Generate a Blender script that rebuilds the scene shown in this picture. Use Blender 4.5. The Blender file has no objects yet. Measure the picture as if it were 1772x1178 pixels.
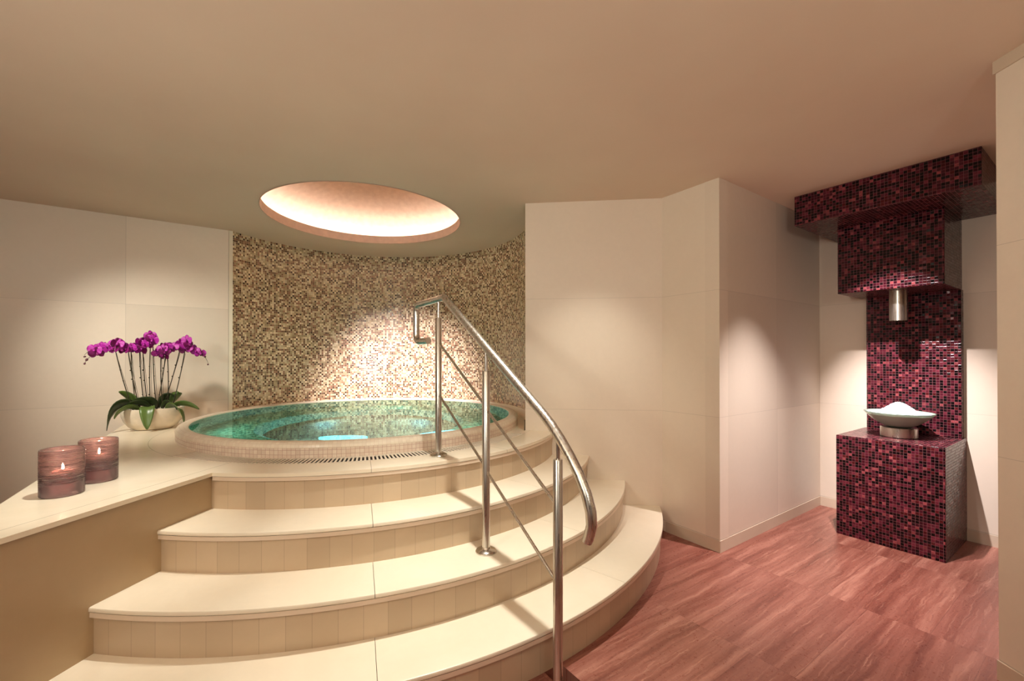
import bpy, bmesh, math, random
from mathutils import Vector, Matrix, geometry
random.seed(7)
PI = math.pi
rad = math.radians
COL = bpy.context.scene.collection

# ------------------------------------------------------------------ layout
CEIL = 2.461
PC = (-1.212, 3.712)                        # centre shared by pool, steps, curved wall, dome
R_WATER, R_RIM, R_WALL = 1.222, 1.293, 1.404
R_GRATE = 1.432
R4, R3, R2, R1 = 1.623, 1.880, 2.141, 2.393  # edges of deck and the three treads
RISE = 0.18
DECK = 4*RISE
WATER = 0.799
OR = Vector((2.713, 3.765))                 # inner corner of the alcove
TH = rad(34.6)
E1 = Vector((math.cos(TH), math.sin(TH)))
E2 = Vector((math.sin(TH), -math.cos(TH)))


def W(a, b):
    p = OR + E1*a + E2*b
    return (p.x, p.y)


LW = (Vector((-2.542, 4.072)), Vector((-3.783, 3.223)))   # left wall line
LD = (LW[1]-LW[0]).normalized()
WA0, WA1 = Vector((0.132, 3.322)), Vector((1.146, 3.212))
WB1 = Vector((1.390, 2.841))
RET_TOP = (Vector((-1.432, 2.108)), Vector((-0.174, -1.0)).normalized())   # deck edge along the retaining wall
RET_FACE = (Vector((-1.452, 2.108)), RET_TOP[1])


# ------------------------------------------------------------------ node helpers
class NT:
    def __init__(s, name):
        s.m = bpy.data.materials.new(name)
        s.m.use_nodes = True
        s.t = s.m.node_tree
        s.t.nodes.clear()
        s.out = s.t.nodes.new('ShaderNodeOutputMaterial')

    def n(s, typ, **kw):
        nd = s.t.nodes.new(typ)
        for k, v in kw.items():
            setattr(nd, k, v)
        return nd

    def link(s, a, b):
        s.t.links.new(a, b)

    def put(s, sock, v):
        if hasattr(v, 'is_output') or isinstance(v, bpy.types.NodeSocket):
            s.t.links.new(v, sock)
        elif v is not None:
            if isinstance(v, (tuple, list)) and sock.type == 'RGBA' and len(v) == 3:
                v = (*v, 1)
            sock.default_value = v

    def math(s, op, a, b=None, c=None):
        nd = s.n('ShaderNodeMath', operation=op)
        s.put(nd.inputs[0], a)
        if b is not None:
            s.put(nd.inputs[1], b)
        if c is not None:
            s.put(nd.inputs[2], c)
        return nd.outputs[0]

    def vmath(s, op, a, b=None, scale=None):
        nd = s.n('ShaderNodeVectorMath', operation=op)
        s.put(nd.inputs[0], a)
        if b is not None:
            s.put(nd.inputs[1], b)
        if scale is not None:
            s.put(nd.inputs[3], scale)
        return nd.outputs[0]

    def uv(s):
        return s.n('ShaderNodeUVMap').outputs[0]

    def obj(s):
        return s.n('ShaderNodeTexCoord').outputs['Object']

    def geo(s, k):
        return s.n('ShaderNodeNewGeometry').outputs[k]

    def sep(s, v):
        nd = s.n('ShaderNodeSeparateXYZ')
        s.put(nd.inputs[0], v)
        return nd.outputs

    def comb(s, x, y, z=0.0):
        nd = s.n('ShaderNodeCombineXYZ')
        for i, v in enumerate((x, y, z)):
            s.put(nd.inputs[i], v)
        return nd.outputs[0]

    def noise(s, v, scale, detail=3, rough=.5, dist=0.0):
        nd = s.n('ShaderNodeTexNoise')
        s.put(nd.inputs['Vector'], v)
        nd.inputs['Scale'].default_value = scale
        nd.inputs['Detail'].default_value = detail
        nd.inputs['Roughness'].default_value = rough
        nd.inputs['Distortion'].default_value = dist
        return nd.outputs[0]

    def white(s, v):
        nd = s.n('ShaderNodeTexWhiteNoise', noise_dimensions='3D')
        s.put(nd.inputs[0], v)
        return nd.outputs

    def ramp(s, fac, stops, interp='LINEAR'):
        nd = s.n('ShaderNodeValToRGB')
        cr = nd.color_ramp
        cr.interpolation = interp
        while len(cr.elements) < len(stops):
            cr.elements.new(1)
        for e, (p, c) in zip(cr.elements, stops):
            e.position = p
            e.color = (*c, 1) if len(c) == 3 else c
        s.put(nd.inputs[0], fac)
        return nd.outputs[0]

    def mix(s, fac, a, b, blend='MIX'):
        nd = s.n('ShaderNodeMix', data_type='RGBA', blend_type=blend)
        s.put(nd.inputs[0], fac)
        s.put(nd.inputs[6], a)
        s.put(nd.inputs[7], b)
        return nd.outputs[2]

    def maprange(s, v, a, b, c, d):
        nd = s.n('ShaderNodeMapRange')
        for i, x in enumerate((v, a, b, c, d)):
            s.put(nd.inputs[i], x)
        return nd.outputs[0]

    def bump(s, h, strength=.3, dist=.01, normal=None):
        nd = s.n('ShaderNodeBump')
        nd.inputs['Strength'].default_value = strength
        nd.inputs['Distance'].default_value = dist
        s.put(nd.inputs['Height'], h)
        if normal is not None:
            s.put(nd.inputs['Normal'], normal)
        return nd.outputs[0]

    def bsdf(s, color=None, rough=.5, metal=0.0, normal=None, **kw):
        b = s.n('ShaderNodeBsdfPrincipled')
        s.put(b.inputs['Base Color'], color)
        s.put(b.inputs['Roughness'], rough)
        s.put(b.inputs['Metallic'], metal)
        if normal is not None:
            s.put(b.inputs['Normal'], normal)
        for k, v in kw.items():
            s.put(b.inputs[k.replace('_', ' ')], v)
        s.link(b.outputs[0], s.out.inputs[0])
        return b


def lin(r, g, b):
    f = lambda c: c/12.92 if c <= .04045 else ((c+.055)/1.055)**2.4
    return (f(r/255), f(g/255), f(b/255))


# ------------------------------------------------------------------ materials
def m_stone(name, base, dark, rough=.35, joints=None, tiles=None, big=1.0):
    """pale stone; joints = callable giving a 0..1 joint mask; tiles = callable giving a cell vector"""
    t = NT(name)
    o = t.geo('Position')
    n1 = t.noise(o, 2.2*big, 5, .55, .6)
    n2 = t.noise(o, 28, 4, .6)
    c = t.mix(t.maprange(n1, .3, .75, 0, 1), base, dark)
    c = t.mix(t.maprange(n2, .3, .7, 0, .22), c, tuple(x*.86 for x in base))
    if tiles:
        w = t.white(tiles(t))[0]
        c = t.mix(t.maprange(w, 0, 1, 0, .5), c, tuple(x*.78 for x in dark))
    if joints:
        c = t.mix(joints(t), c, tuple(x*.42 for x in dark))
    t.bsdf(c, rough, normal=t.bump(n2, .06, .004))
    return t.m


def line_mask(t, coord, period, offset, half):
    f = t.math('FRACT', t.math('DIVIDE', t.math('SUBTRACT', coord, offset), period))
    d = t.math('ABSOLUTE', t.math('SUBTRACT', f, .5))
    return t.math('GREATER_THAN', d, .5-half/period)


def panel_joints(t, vertical=True):
    x, y, z = t.sep(t.uv())
    v = line_mask(t, x, .795, 0, .0013) if vertical else 0.0
    h = line_mask(t, y, .84, .045, .0011)
    b = t.math('LESS_THAN', t.math('ABSOLUTE', t.math('SUBTRACT', y, .081)), .0025)
    return t.math('MULTIPLY', t.math('MAXIMUM', t.math('MAXIMUM', v, h), b), .42)


def panel_tiles(t):
    x, y, z = t.sep(t.uv())
    return t.comb(t.math('FLOOR', t.math('DIVIDE', x, .795)),
                  t.math('FLOOR', t.math('DIVIDE', t.math('SUBTRACT', y, .045), .84)))


def riser_joints(t):
    x, y, z = t.sep(t.uv())
    return t.math('MULTIPLY', line_mask(t, x, .0925, .01, .0012), .38)


def riser_tiles(t):
    x, y, z = t.sep(t.uv())
    return t.comb(t.math('FLOOR', t.math('DIVIDE', t.math('SUBTRACT', x, .01), .0925)), 3.0)


def deck_joints(t):
    # radial joints of the deck slabs, in front of the grating, plus the ring joint beside it
    x, y, z = t.sep(t.geo('Position'))
    dx = t.math('SUBTRACT', x, PC[0])
    dy = t.math('SUBTRACT', y, PC[1])
    a = t.math('ARCTAN2', dy, dx)
    r = t.math('SQRT', t.math('ADD', t.math('MULTIPLY', dx, dx), t.math('MULTIPLY', dy, dy)))
    m = None
    for deg in (-71, -41.8, -100.5, -130, 172):
        k = t.math('LESS_THAN', t.math('MULTIPLY', t.math('ABSOLUTE', t.math('SUBTRACT', a, rad(deg))), r), .0018)
        m = k if m is None else t.math('MAXIMUM', m, k)
    far = t.math('GREATER_THAN', r, R_GRATE)
    m = t.math('MULTIPLY', m, far)
    ring = t.math('LESS_THAN', t.math('ABSOLUTE', t.math('SUBTRACT', r, R_GRATE+.004)), .0014)
    return t.math('MULTIPLY', t.math('MAXIMUM', m, ring), .7)


def m_mosaic(name, stops, pitch, grout, gw=.09, rough=.16, tilt=.10, marble=.35, spec=.5, coat=0.0, var=.22, alt=0.0):
    t = NT(name)
    uvs = t.sep(t.uv())
    u = t.math('DIVIDE', uvs[0], pitch)
    v = t.math('DIVIDE', uvs[1], pitch)
    cell = t.comb(t.math('FLOOR', u), t.math('FLOOR', v), uvs[2])
    wn = t.white(cell)
    fac = wn[0]
    if alt:      # light and dark tiles tend to alternate
        par = t.math('MODULO', t.math('ABSOLUTE', t.math('ADD', t.math('FLOOR', u), t.math('FLOOR', v))), 2.0)
        fac = t.math('ADD', t.math('MULTIPLY', fac, 1-alt), t.math('MULTIPLY', par, alt))
    c = t.ramp(fac, stops, 'CONSTANT')
    # second random shifts brightness of each tile a little, a streaky noise marbles the glass
    wn2 = t.white(t.vmath('ADD', cell, (17.3, 4.1, 9.7)))
    vv = t.maprange(wn2[0], 0, 1, 1-var, 1+var)
    st = t.noise(t.vmath('MULTIPLY', t.comb(uvs[0], uvs[1], t.math('MULTIPLY', wn2[0], 5.0)), (60, 220, 7)), 1.0, 3, .6, .4)
    vv = t.math('MULTIPLY', vv, t.maprange(st, .25, .75, 1-marble, 1+marble))
    c = t.vmath('SCALE', c, scale=vv)
    fu = t.math('ABSOLUTE', t.math('SUBTRACT', t.math('FRACT', u), .5))
    fv = t.math('ABSOLUTE', t.math('SUBTRACT', t.math('FRACT', v), .5))
    e = t.math('MAXIMUM', fu, fv)
    g = t.math('GREATER_THAN', e, .5-gw/2)
    c = t.mix(g, c, grout)
    edge = t.maprange(e, .5-gw*1.5, .5-gw/2, 1, 0)
    nrm = t.geo('Normal')
    off = t.vmath('SCALE', t.vmath('SUBTRACT', wn2[1], (.5, .5, .5)), scale=tilt)
    nrm = t.vmath('NORMALIZE', t.vmath('ADD', nrm, off))
    h = t.math('ADD', edge, t.math('MULTIPLY', st, .25))
    nrm = t.bump(h, .45, .0012, nrm)
    t.bsdf(c, t.mix(g, (rough,)*3, (.7,)*3), normal=nrm, Specular_IOR_Level=spec, Coat_Weight=coat)
    return t.m


CREAM, SHADE = lin(233, 220, 200), lin(214, 196, 172)
M = {}
M['ceiling'] = None
t = NT('painted_plaster')
n = t.noise(t.geo('Position'), 1.3, 4, .5)
n2 = t.noise(t.geo('Position'), 60, 2)
t.bsdf(t.mix(t.maprange(n, .3, .7, 0, 1), lin(226, 208, 188), lin(220, 200, 180)), .85, normal=t.bump(n2, .04, .003))
M['ceiling'] = t.m
M['panel'] = m_stone('wall_panel', lin(233, 220, 203), lin(226, 211, 192), .42, panel_joints, panel_tiles, .5)
M['panel_plain'] = m_stone('plain_wall_panel', lin(233, 220, 203), lin(226, 211, 192), .42, lambda t: panel_joints(t, False), None, .5)
M['step'] = m_stone('tread_stone', lin(238, 226, 205), lin(229, 214, 190), .3)
M['riser'] = m_stone('riser_tile', lin(204, 182, 154), lin(190, 166, 138), .35, riser_joints, riser_tiles)
M['band'] = m_stone('nosing_stone', lin(226, 206, 184), lin(214, 192, 168), .3)
M['deck'] = m_stone('deck_stone', lin(236, 224, 202), lin(224, 210, 184), .25, deck_joints)
M['base'] = m_stone('skirting_stone', lin(212, 195, 174), lin(202, 184, 162), .42)
M['trim'] = m_stone('trim_paint', lin(232, 222, 200), lin(226, 214, 190), .5)

# red travertine floor, veins running along E1
t = NT('red_travertine')
p = t.geo('Position')
d = t.vmath('SUBTRACT', p, (OR.x, OR.y, 0))
dot = lambda v: t.n('ShaderNodeVectorMath', operation='DOT_PRODUCT')


def dotp(t, v, w):
    nd = t.n('ShaderNodeVectorMath', operation='DOT_PRODUCT')
    t.put(nd.inputs[0], v)
    nd.inputs[1].default_value = w
    return nd.outputs['Value']


a = dotp(t, d, (E1.x, E1.y, 0))
b = dotp(t, d, (E2.x, E2.y, 0))
band = t.math('FLOOR', t.math('DIVIDE', t.math('ADD', a, .80), .82))
shift = t.math('MULTIPLY', t.math('MODULO', t.math('ABSOLUTE', band), 2.0), .175)
bb = t.math('ADD', b, shift)
tile = t.comb(band, t.math('FLOOR', t.math('DIVIDE', t.math('SUBTRACT', bb, .78), .41)))
wn = t.white(tile)
jit = t.vmath('SCALE', wn[1], scale=3.0)
base_v = t.vmath('ADD', t.comb(a, b, 0.0), jit)
warp = t.noise(base_v, 5.0, 6, .65)
bw = t.math('ADD', b, t.math('MULTIPLY', warp, .045))
v1 = t.noise(t.vmath('ADD', t.comb(t.math('MULTIPLY', a, .8), t.math('MULTIPLY', bw, 15), 0.0), jit), 1.0, 6, .62, .25)
v2 = t.noise(t.vmath('ADD', t.comb(t.math('MULTIPLY', a, 3.5), t.math('MULTIPLY', bw, 75), 0.0), jit), 1.0, 5, .7, .9)
v3 = t.noise(t.vmath('ADD', base_v, (3, 1, 0)), 70, 4, .7)
c = t.ramp(v1, [(.28, lin(104, 56, 47)), (.43, lin(132, 78, 65)), (.56, lin(152, 97, 83)), (.72, lin(188, 134, 116))])
c = t.mix(t.maprange(v2, .55, .72, 0, .45), c, lin(214, 160, 138))
c = t.mix(t.maprange(v2, .32, .45, .45, 0), c, lin(104, 52, 46))
c = t.mix(t.maprange(v3, .55, .72, 0, .22), c, lin(205, 150, 128))
c = t.mix(t.maprange(wn[0], 0, 1, 0, .30), c, lin(126, 66, 60))
ja = line_mask(t, t.math('ADD', a, .80), .82, 0, .0011)
jb = line_mask(t, bb, .41, .78, .0011)
c = t.mix(t.math('MULTIPLY', t.math('MAXIMUM', ja, jb), .45), c, lin(92, 48, 42))
t.bsdf(c, t.maprange(v3, .3, .7, .24, .42), normal=t.bump(v2, .18, .002))
M['floor'] = t.m

CR, TA, OL, BR, DB = lin(226, 208, 176), lin(192, 168, 132), lin(150, 130, 98), lin(118, 84, 62), lin(74, 47, 34)
M['mosaic'] = m_mosaic('cream_brown_mosaic',
                       [(0, CR), (.24, lin(214, 194, 158)), (.34, TA), (.48, lin(164, 144, 110)), (.60, lin(156, 112, 88)), (.70, BR), (.84, DB), (.95, lin(60, 38, 28))],
                       .0192, lin(200, 180, 150), .11, .2, .08, .12, alt=.17)
M['pool_mosaic'] = m_mosaic('pool_mosaic',
                            [(0, lin(196, 214, 190)), (.16, lin(150, 186, 170)), (.36, lin(112, 158, 142)), (.58, lin(92, 134, 116)), (.80, lin(70, 104, 88)), (.93, lin(50, 82, 70))],
                            .0232, lin(150, 180, 160), .10, .3, .03, .10)
M['rim_mosaic'] = m_mosaic('rim_mosaic',
                           [(0, lin(232, 214, 194)), (.3, lin(228, 208, 188)), (.6, lin(234, 216, 196)), (.85, lin(226, 204, 184))],
                           .0245, lin(192, 150, 132), .07, .3, .01, .03, var=.03)
M['coping'] = m_mosaic('coping_mosaic', [(0, lin(236, 222, 200)), (.5, lin(232, 216, 194))], .0225, lin(222, 202, 180), .06, .3, .0, .02, var=.02)
M['wine_mosaic'] = m_mosaic('wine_mosaic',
                            [(0, lin(10, 3, 6)), (.28, lin(28, 7, 13)), (.40, lin(56, 13, 25)), (.55, lin(76, 24, 36)), (.70, lin(94, 34, 46)), (.82, lin(70, 18, 22)), (.92, lin(126, 58, 62))],
                            .0186, lin(120, 72, 76), .075, .18, .13, .5, .26, 0.0, var=.3)


def m_metal(name, col, rough, streak=True):
    t = NT(name)
    p = t.geo('Position')
    n = t.noise(t.vmath('MULTIPLY', p, (140, 140, 6)), 1, 2)
    t.bsdf(col, t.maprange(n, .3, .7, rough*.8, rough*1.25) if streak else rough, 1.0)
    return t.m


M['steel'] = m_metal('brushed_stainless_steel', (.62, .58, .52), .30)
M['steel_flange'] = m_metal('satin_steel', (.66, .62, .55), .2)

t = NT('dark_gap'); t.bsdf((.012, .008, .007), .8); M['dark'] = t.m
t = NT('grate_plastic'); t.bsdf(lin(236, 224, 204), .45); M['grate'] = t.m

# water: sharp reflection by Fresnel, tinted refraction below
t = NT('pool_water')
p = t.geo('Position')
w1 = t.noise(p, 7, 3, .5)
nrm = t.bump(w1, .05, .02)
fr = t.n('ShaderNodeFresnel'); fr.inputs[0].default_value = 1.33; t.put(fr.inputs[1], nrm)
gl = t.n('ShaderNodeBsdfGlossy'); gl.inputs['Roughness'].default_value = .0; t.put(gl.inputs['Color'], (.66, .90, .78, 1)); t.put(gl.inputs['Normal'], nrm)
rf = t.n('ShaderNodeBsdfRefraction'); rf.inputs['Roughness'].default_value = .0; rf.inputs['IOR'].default_value = 1.33
t.put(rf.inputs['Color'], (.55, .93, .84, 1)); t.put(rf.inputs['Normal'], nrm)
ms = t.n('ShaderNodeMixShader'); t.link(fr.outputs[0], ms.inputs[0]); t.link(rf.outputs[0], ms.inputs[1]); t.link(gl.outputs[0], ms.inputs[2])
t.link(ms.outputs[0], t.out.inputs[0])
M['water'] = t.m


def m_glass_thin(name, tint, diffuse, dmix, rough, ridges=False, ior=1.45):
    t = NT(name)
    nrm = None
    if ridges:
        z = t.sep(t.obj())[2]
        ph = t.noise(t.obj(), 14, 2)
        s = t.math('SINE', t.math('ADD', t.math('MULTIPLY', z, 1150), t.math('MULTIPLY', ph, 16)))
        up = t.maprange(z, .045, .075, 0, 1)
        s = t.math('MULTIPLY', s, up)
        nrm = t.bump(s, 1.0, .003)
        ridge = t.maprange(s, -.6, .9, 0, 1)
    fr = t.n('ShaderNodeFresnel'); fr.inputs[0].default_value = ior
    gl = t.n('ShaderNodeBsdfGlossy'); gl.inputs['Roughness'].default_value = rough
    tr = t.n('ShaderNodeBsdfTransparent'); t.put(tr.inputs[0], t.mix(ridge, (*tint, 1), (tint[0]*.62, tint[1]*.48, tint[2]*.52, 1)) if ridges else (*tint, 1))
    tl = t.n('ShaderNodeBsdfTranslucent'); t.put(tl.inputs[0], (*diffuse, 1))
    df = t.n('ShaderNodeBsdfDiffuse'); t.put(df.inputs[0], (*diffuse, 1))
    if nrm is not None:
        for nd in (fr, gl, tl, df):
            t.put(nd.inputs['Normal'], nrm)
    a = t.n('ShaderNodeMixShader'); a.inputs[0].default_value = .5
    t.link(tl.outputs[0], a.inputs[1]); t.link(df.outputs[0], a.inputs[2])
    b = t.n('ShaderNodeMixShader'); b.inputs[0].default_value = dmix
    t.link(tr.outputs[0], b.inputs[1]); t.link(a.outputs[0], b.inputs[2])
    c = t.n('ShaderNodeMixShader'); t.link(fr.outputs[0], c.inputs[0])
    t.link(b.outputs[0], c.inputs[1]); t.link(gl.outputs[0], c.inputs[2])
    t.link(c.outputs[0], t.out.inputs[0])
    return t.m


M['candle_glass'] = m_glass_thin('ribbed_mauve_glass', (.97, .84, .84), (.84, .56, .57), .30, .10, True)
M['bowl_glass'] = m_glass_thin('frosted_green_glass', (.80, .92, .82), (.74, .93, .78), .90, .15)


def m_plain(name, col, rough=.5, bumpscale=0, bs=.1, **kw):
    t = NT(name)
    nrm = None
    p = t.geo('Position')
    n = t.noise(p, bumpscale or 20, 3)
    c = t.mix(t.maprange(n, .3, .7, 0, 1), col, tuple(x*.86 for x in col))
    if bumpscale:
        nrm = t.bump(n, bs, .003)
    t.bsdf(c, rough, normal=nrm, **kw)
    return t.m


M['pot'] = m_plain('glazed_ceramic', lin(228, 214, 192), .12)
M['pebble'] = m_plain('white_pebble', lin(226, 214, 196), .5)
M['leaf'] = m_plain('orchid_leaf', lin(88, 112, 52), .32, 30, .1)
M['leaf2'] = m_plain('dark_orchid_leaf', lin(52, 68, 36), .32, 30, .1)
M['stem'] = m_plain('orchid_stem', lin(56, 48, 30), .5)
M['petal'] = m_plain('magenta_petal', lin(176, 38, 158), .5, 160, .2, Subsurface_Weight=0.0)
M['petal2'] = m_plain('deep_magenta_petal', lin(140, 26, 112), .5, 160, .2)
M['bud'] = m_plain('orchid_bud', lin(96, 44, 58), .5)
M['soil'] = m_plain('bark_soil', lin(46, 34, 26), .9, 40, .5)
M['wax'] = m_plain('pink_wax', lin(214, 140, 140), .45, Subsurface_Weight=.15)
M['wick'] = m_plain('black_wick', (.02, .015, .012), .8)
M['ice'] = m_plain('crushed_ice', lin(246, 246, 242), .35, 120, .5, Subsurface_Weight=.2)
t = NT('candle_flame'); e = t.n('ShaderNodeEmission'); e.inputs[0].default_value = (1, .72, .42, 1); e.inputs[1].default_value = 900
t.link(e.outputs[0], t.out.inputs[0]); M['flame'] = t.m
t = NT('cove_strip'); e = t.n('ShaderNodeEmission'); e.inputs[0].default_value = (1, .92, .82, 1); e.inputs[1].default_value = 46
t.link(e.outputs[0], t.out.inputs[0]); M['strip'] = t.m
M['dome'] = m_plain('dome_plaster', lin(184, 160, 142), .8)
M['lip'] = m_plain('lip_plaster', lin(214, 186, 168), .7)


# ------------------------------------------------------------------ mesh helpers
def link_mesh(name, bm, mat, parent=None, smooth=False, uv='box', world=True):
    bm.normal_update()
    if uv == 'box':
        uv_box(bm)
    me = bpy.data.meshes.new(name)
    if parent is not None and world:
        bm.transform(Matrix.Translation(-parent.location))
    bm.to_mesh(me)
    bm.free()
    me.materials.append(mat)
    if smooth:
        for p in me.polygons:
            p.use_smooth = True
        if smooth == 'auto':
            me.set_sharp_from_angle(angle=rad(38))
    o = bpy.data.objects.new(name, me)
    COL.objects.link(o)
    if parent is not None:
        o.parent = parent
    return o


def empty(name, loc, label, cat, group=None):
    o = bpy.data.objects.new(name, None)
    COL.objects.link(o)
    o.location = loc
    tag(o, label, cat, group)
    return o


def tag(o, label, cat=None, group=None, kind=None):
    if label:
        o['label'] = label
    if cat:
        o['category'] = cat
    if group:
        o['group'] = group
    if kind:
        o['kind'] = kind
    return o


def structure(o, label=None):
    o['kind'] = 'structure'
    if label:
        o['label'] = label
        o['category'] = o.name.split('_')[0]
    return o


def uv_box(bm):
    L = bm.loops.layers.uv.verify()
    for f in bm.faces:
        n = f.normal
        if abs(n.z) > .7:
            for l in f.loops:
                p = l.vert.co
                l[L].uv = ((p.x-OR.x)*E2.x+(p.y-OR.y)*E2.y, (p.x-OR.x)*E1.x+(p.y-OR.y)*E1.y)
        else:
            tx = Vector((-n.y, n.x)).normalized()
            for l in f.loops:
                p = l.vert.co
                l[L].uv = ((p.x-OR.x)*tx.x+(p.y-OR.y)*tx.y, p.z)


def prism(bm, pts, z0, z1):
    """vertical prism over a CCW or CW polygon"""
    area = sum(pts[i][0]*pts[(i+1) % len(pts)][1]-pts[(i+1) % len(pts)][0]*pts[i][1] for i in range(len(pts)))
    if area < 0:
        pts = pts[::-1]
    lo = [bm.verts.new((p[0], p[1], z0)) for p in pts]
    hi = [bm.verts.new((p[0], p[1], z1)) for p in pts]
    n = len(pts)
    for i in range(n):
        bm.faces.new((lo[i], lo[(i+1) % n], hi[(i+1) % n], hi[i]))
    if n <= 4:
        bm.faces.new(hi)
        bm.faces.new(lo[::-1])
    else:
        for t3 in geometry.tessellate_polygon([[Vector((p[0], p[1], 0)) for p in pts]]):
            a_, b_, c_ = t3
            A, B, C = (Vector(pts[i]) for i in t3)
            if (B-A).cross(C-A) < 0:
                a_, c_ = c_, a_
            try:
                bm.faces.new((hi[a_], hi[b_], hi[c_]))
                bm.faces.new((lo[c_], lo[b_], lo[a_]))
            except ValueError:
                pass


def slab_with_hole(bm, outer, holes, z0, z1):
    loops = [[Vector((p[0], p[1], 0)) for p in outer]]+[[Vector((p[0], p[1], 0)) for p in h] for h in holes]
    flat = [p for l in loops for p in l]
    lo = [bm.verts.new((p.x, p.y, z0)) for p in flat]
    hi = [bm.verts.new((p.x, p.y, z1)) for p in flat]
    for t3 in geometry.tessellate_polygon(loops):
        a_, b_, c_ = t3
        if (flat[b_]-flat[a_]).cross(flat[c_]-flat[a_]).z < 0:
            a_, c_ = c_, a_
        try:
            bm.faces.new((hi[a_], hi[b_], hi[c_]))
            bm.faces.new((lo[c_], lo[b_], lo[a_]))
        except ValueError:
            pass
    k = 0
    for li, l in enumerate(loops):
        n = len(l)
        area = sum(l[i].x*l[(i+1) % n].y-l[(i+1) % n].x*l[i].y for i in range(n))
        ccw = area > 0
        for i in range(n):
            a_, b_ = k+i, k+(i+1) % n
            if ccw != (li == 0):
                a_, b_ = b_, a_
            bm.faces.new((lo[a_], lo[b_], hi[b_], hi[a_]))
        k += n


def lathe(bm, prof, c=(0, 0, 0), seg=96, a0=0.0, a1=2*PI, uvp=None):
    """profile = [(r,z)], uv = (angle*r_ref, arclength)"""
    full = abs(a1-a0-2*PI) < 1e-6
    ncol = seg if full else seg+1
    L = bm.loops.layers.uv.verify()
    rings = []
    s = 0
    ss = []
    for i, (r, z) in enumerate(prof):
        if i:
            s += math.hypot(r-prof[i-1][0], z-prof[i-1][1])
        ss.append(s)
        if r < 1e-6:
            rings.append([bm.verts.new((c[0], c[1], c[2]+z))]*ncol)
        else:
            rings.append([bm.verts.new((c[0]+r*math.cos(a0+(a1-a0)*j/seg), c[1]+r*math.sin(a0+(a1-a0)*j/seg), c[2]+z)) for j in range(ncol)])
    for i in range(len(prof)-1):
        for j in range(seg):
            k = (j+1) % ncol
            vs = [rings[i][j], rings[i][k], rings[i+1][k], rings[i+1][j]]
            uvs = [(j, ss[i]), (j+1, ss[i]), (j+1, ss[i+1]), (j, ss[i+1])]
            out, ou = [], []
            for v_, u_ in zip(vs, uvs):
                if v_ not in out:
                    out.append(v_)
                    ou.append(u_)
            if len(out) < 3:
                continue
            try:
                f = bm.faces.new(out)
            except ValueError:
                continue
            rr = uvp if uvp else max(prof[i][0], prof[i+1][0])
            for l, u_ in zip(f.loops, ou):
                l[L].uv = ((a0+(a1-a0)*u_[0]/seg)*rr, u_[1])


def tube(bm, pts, radii, seg=16, cap=True):
    pts = [Vector(p) for p in pts]
    if not isinstance(radii, (list, tuple)):
        radii = [radii]*len(pts)
    rings = []
    up = None
    for i, p in enumerate(pts):
        if i == 0:
            d = pts[1]-p
        elif i == len(pts)-1:
            d = p-pts[i-1]
        else:
            d = (pts[i+1]-p).normalized()+(p-pts[i-1]).normalized()
        d.normalize()
        if up is None:
            up = Vector((0, 0, 1)) if abs(d.z) < .9 else Vector((1, 0, 0))
        x = d.cross(up).normalized()
        y = x.cross(d).normalized()
        up = y
        rings.append([bm.verts.new(p+(x*math.cos(2*PI*k/seg)+y*math.sin(2*PI*k/seg))*radii[i]) for k in range(seg)])
    for i in range(len(pts)-1):
        for k in range(seg):
            bm.faces.new((rings[i][k], rings[i][(k+1) % seg], rings[i+1][(k+1) % seg], rings[i+1][k]))
    if cap:
        bm.faces.new(rings[0][::-1])
        bm.faces.new(rings[-1])
    bmesh.ops.recalc_face_normals(bm, faces=bm.faces[:])


def arc_pts(r, d0, d1, n, c=PC):
    return [(c[0]+r*math.cos(rad(d0+(d1-d0)*i/n)), c[1]+r*math.sin(rad(d0+(d1-d0)*i/n))) for i in range(n+1)]


def circ_line(r, p, d, near):
    """intersection of the pool-centred circle with a line, closest to 'near'"""
    f = p-Vector(PC)
    b = f.dot(d)
    q = math.sqrt(b*b-(f.dot(f)-r*r))
    c = [p+d*(-b+q), p+d*(-b-q)]
    return min(c, key=lambda v: (v-Vector(near)).length)


def ang(p):
    return math.degrees(math.atan2(p[1]-PC[1], p[0]-PC[0]))


def round_poly(pts, radius, n=8):
    """fillet the inner corners of a 3D polyline"""
    pts = [Vector(p) for p in pts]
    out = [pts[0]]
    for i in range(1, len(pts)-1):
        a_, b_, c_ = pts[i-1], pts[i], pts[i+1]
        r_ = radius[i-1] if isinstance(radius, (list, tuple)) else radius
        if r_ <= 0:
            out.append(b_)
            continue
        u = (a_-b_).normalized()
        v = (c_-b_).normalized()
        th = u.angle(v)
        dd = min(r_/math.tan(th/2), (a_-b_).length*.48, (c_-b_).length*.48)
        s_, e_ = b_+u*dd, b_+v*dd
        for k in range(n+1):
            w = k/n
            out.append(s_*(1-w)**2+b_*2*w*(1-w)+e_*w*w)
    out.append(pts[-1])
    return out


# ------------------------------------------------------------------ the room shell
bm = bmesh.new()
slot = [W(-3.245, .185), W(-3.245, 1.25), W(-3.157, 1.25), W(-3.157, .185)]
slab_with_hole(bm, [(-6.6, -1.9), (4.6, -1.9), (4.6, 5.4), (-6.6, 5.4)], [slot], -.12, 0)
structure(link_mesh('floor', bm, M['floor']))
bm = bmesh.new()
prism(bm, [W(-3.26, .17), W(-3.26, 1.27), W(-3.14, 1.27), W(-3.14, .17)], -.16, -.125)
tag(link_mesh('drain_channel', bm, M['dark']), 'dark recessed drain channel cut into the red floor by the front handrail post', 'drain')

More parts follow.
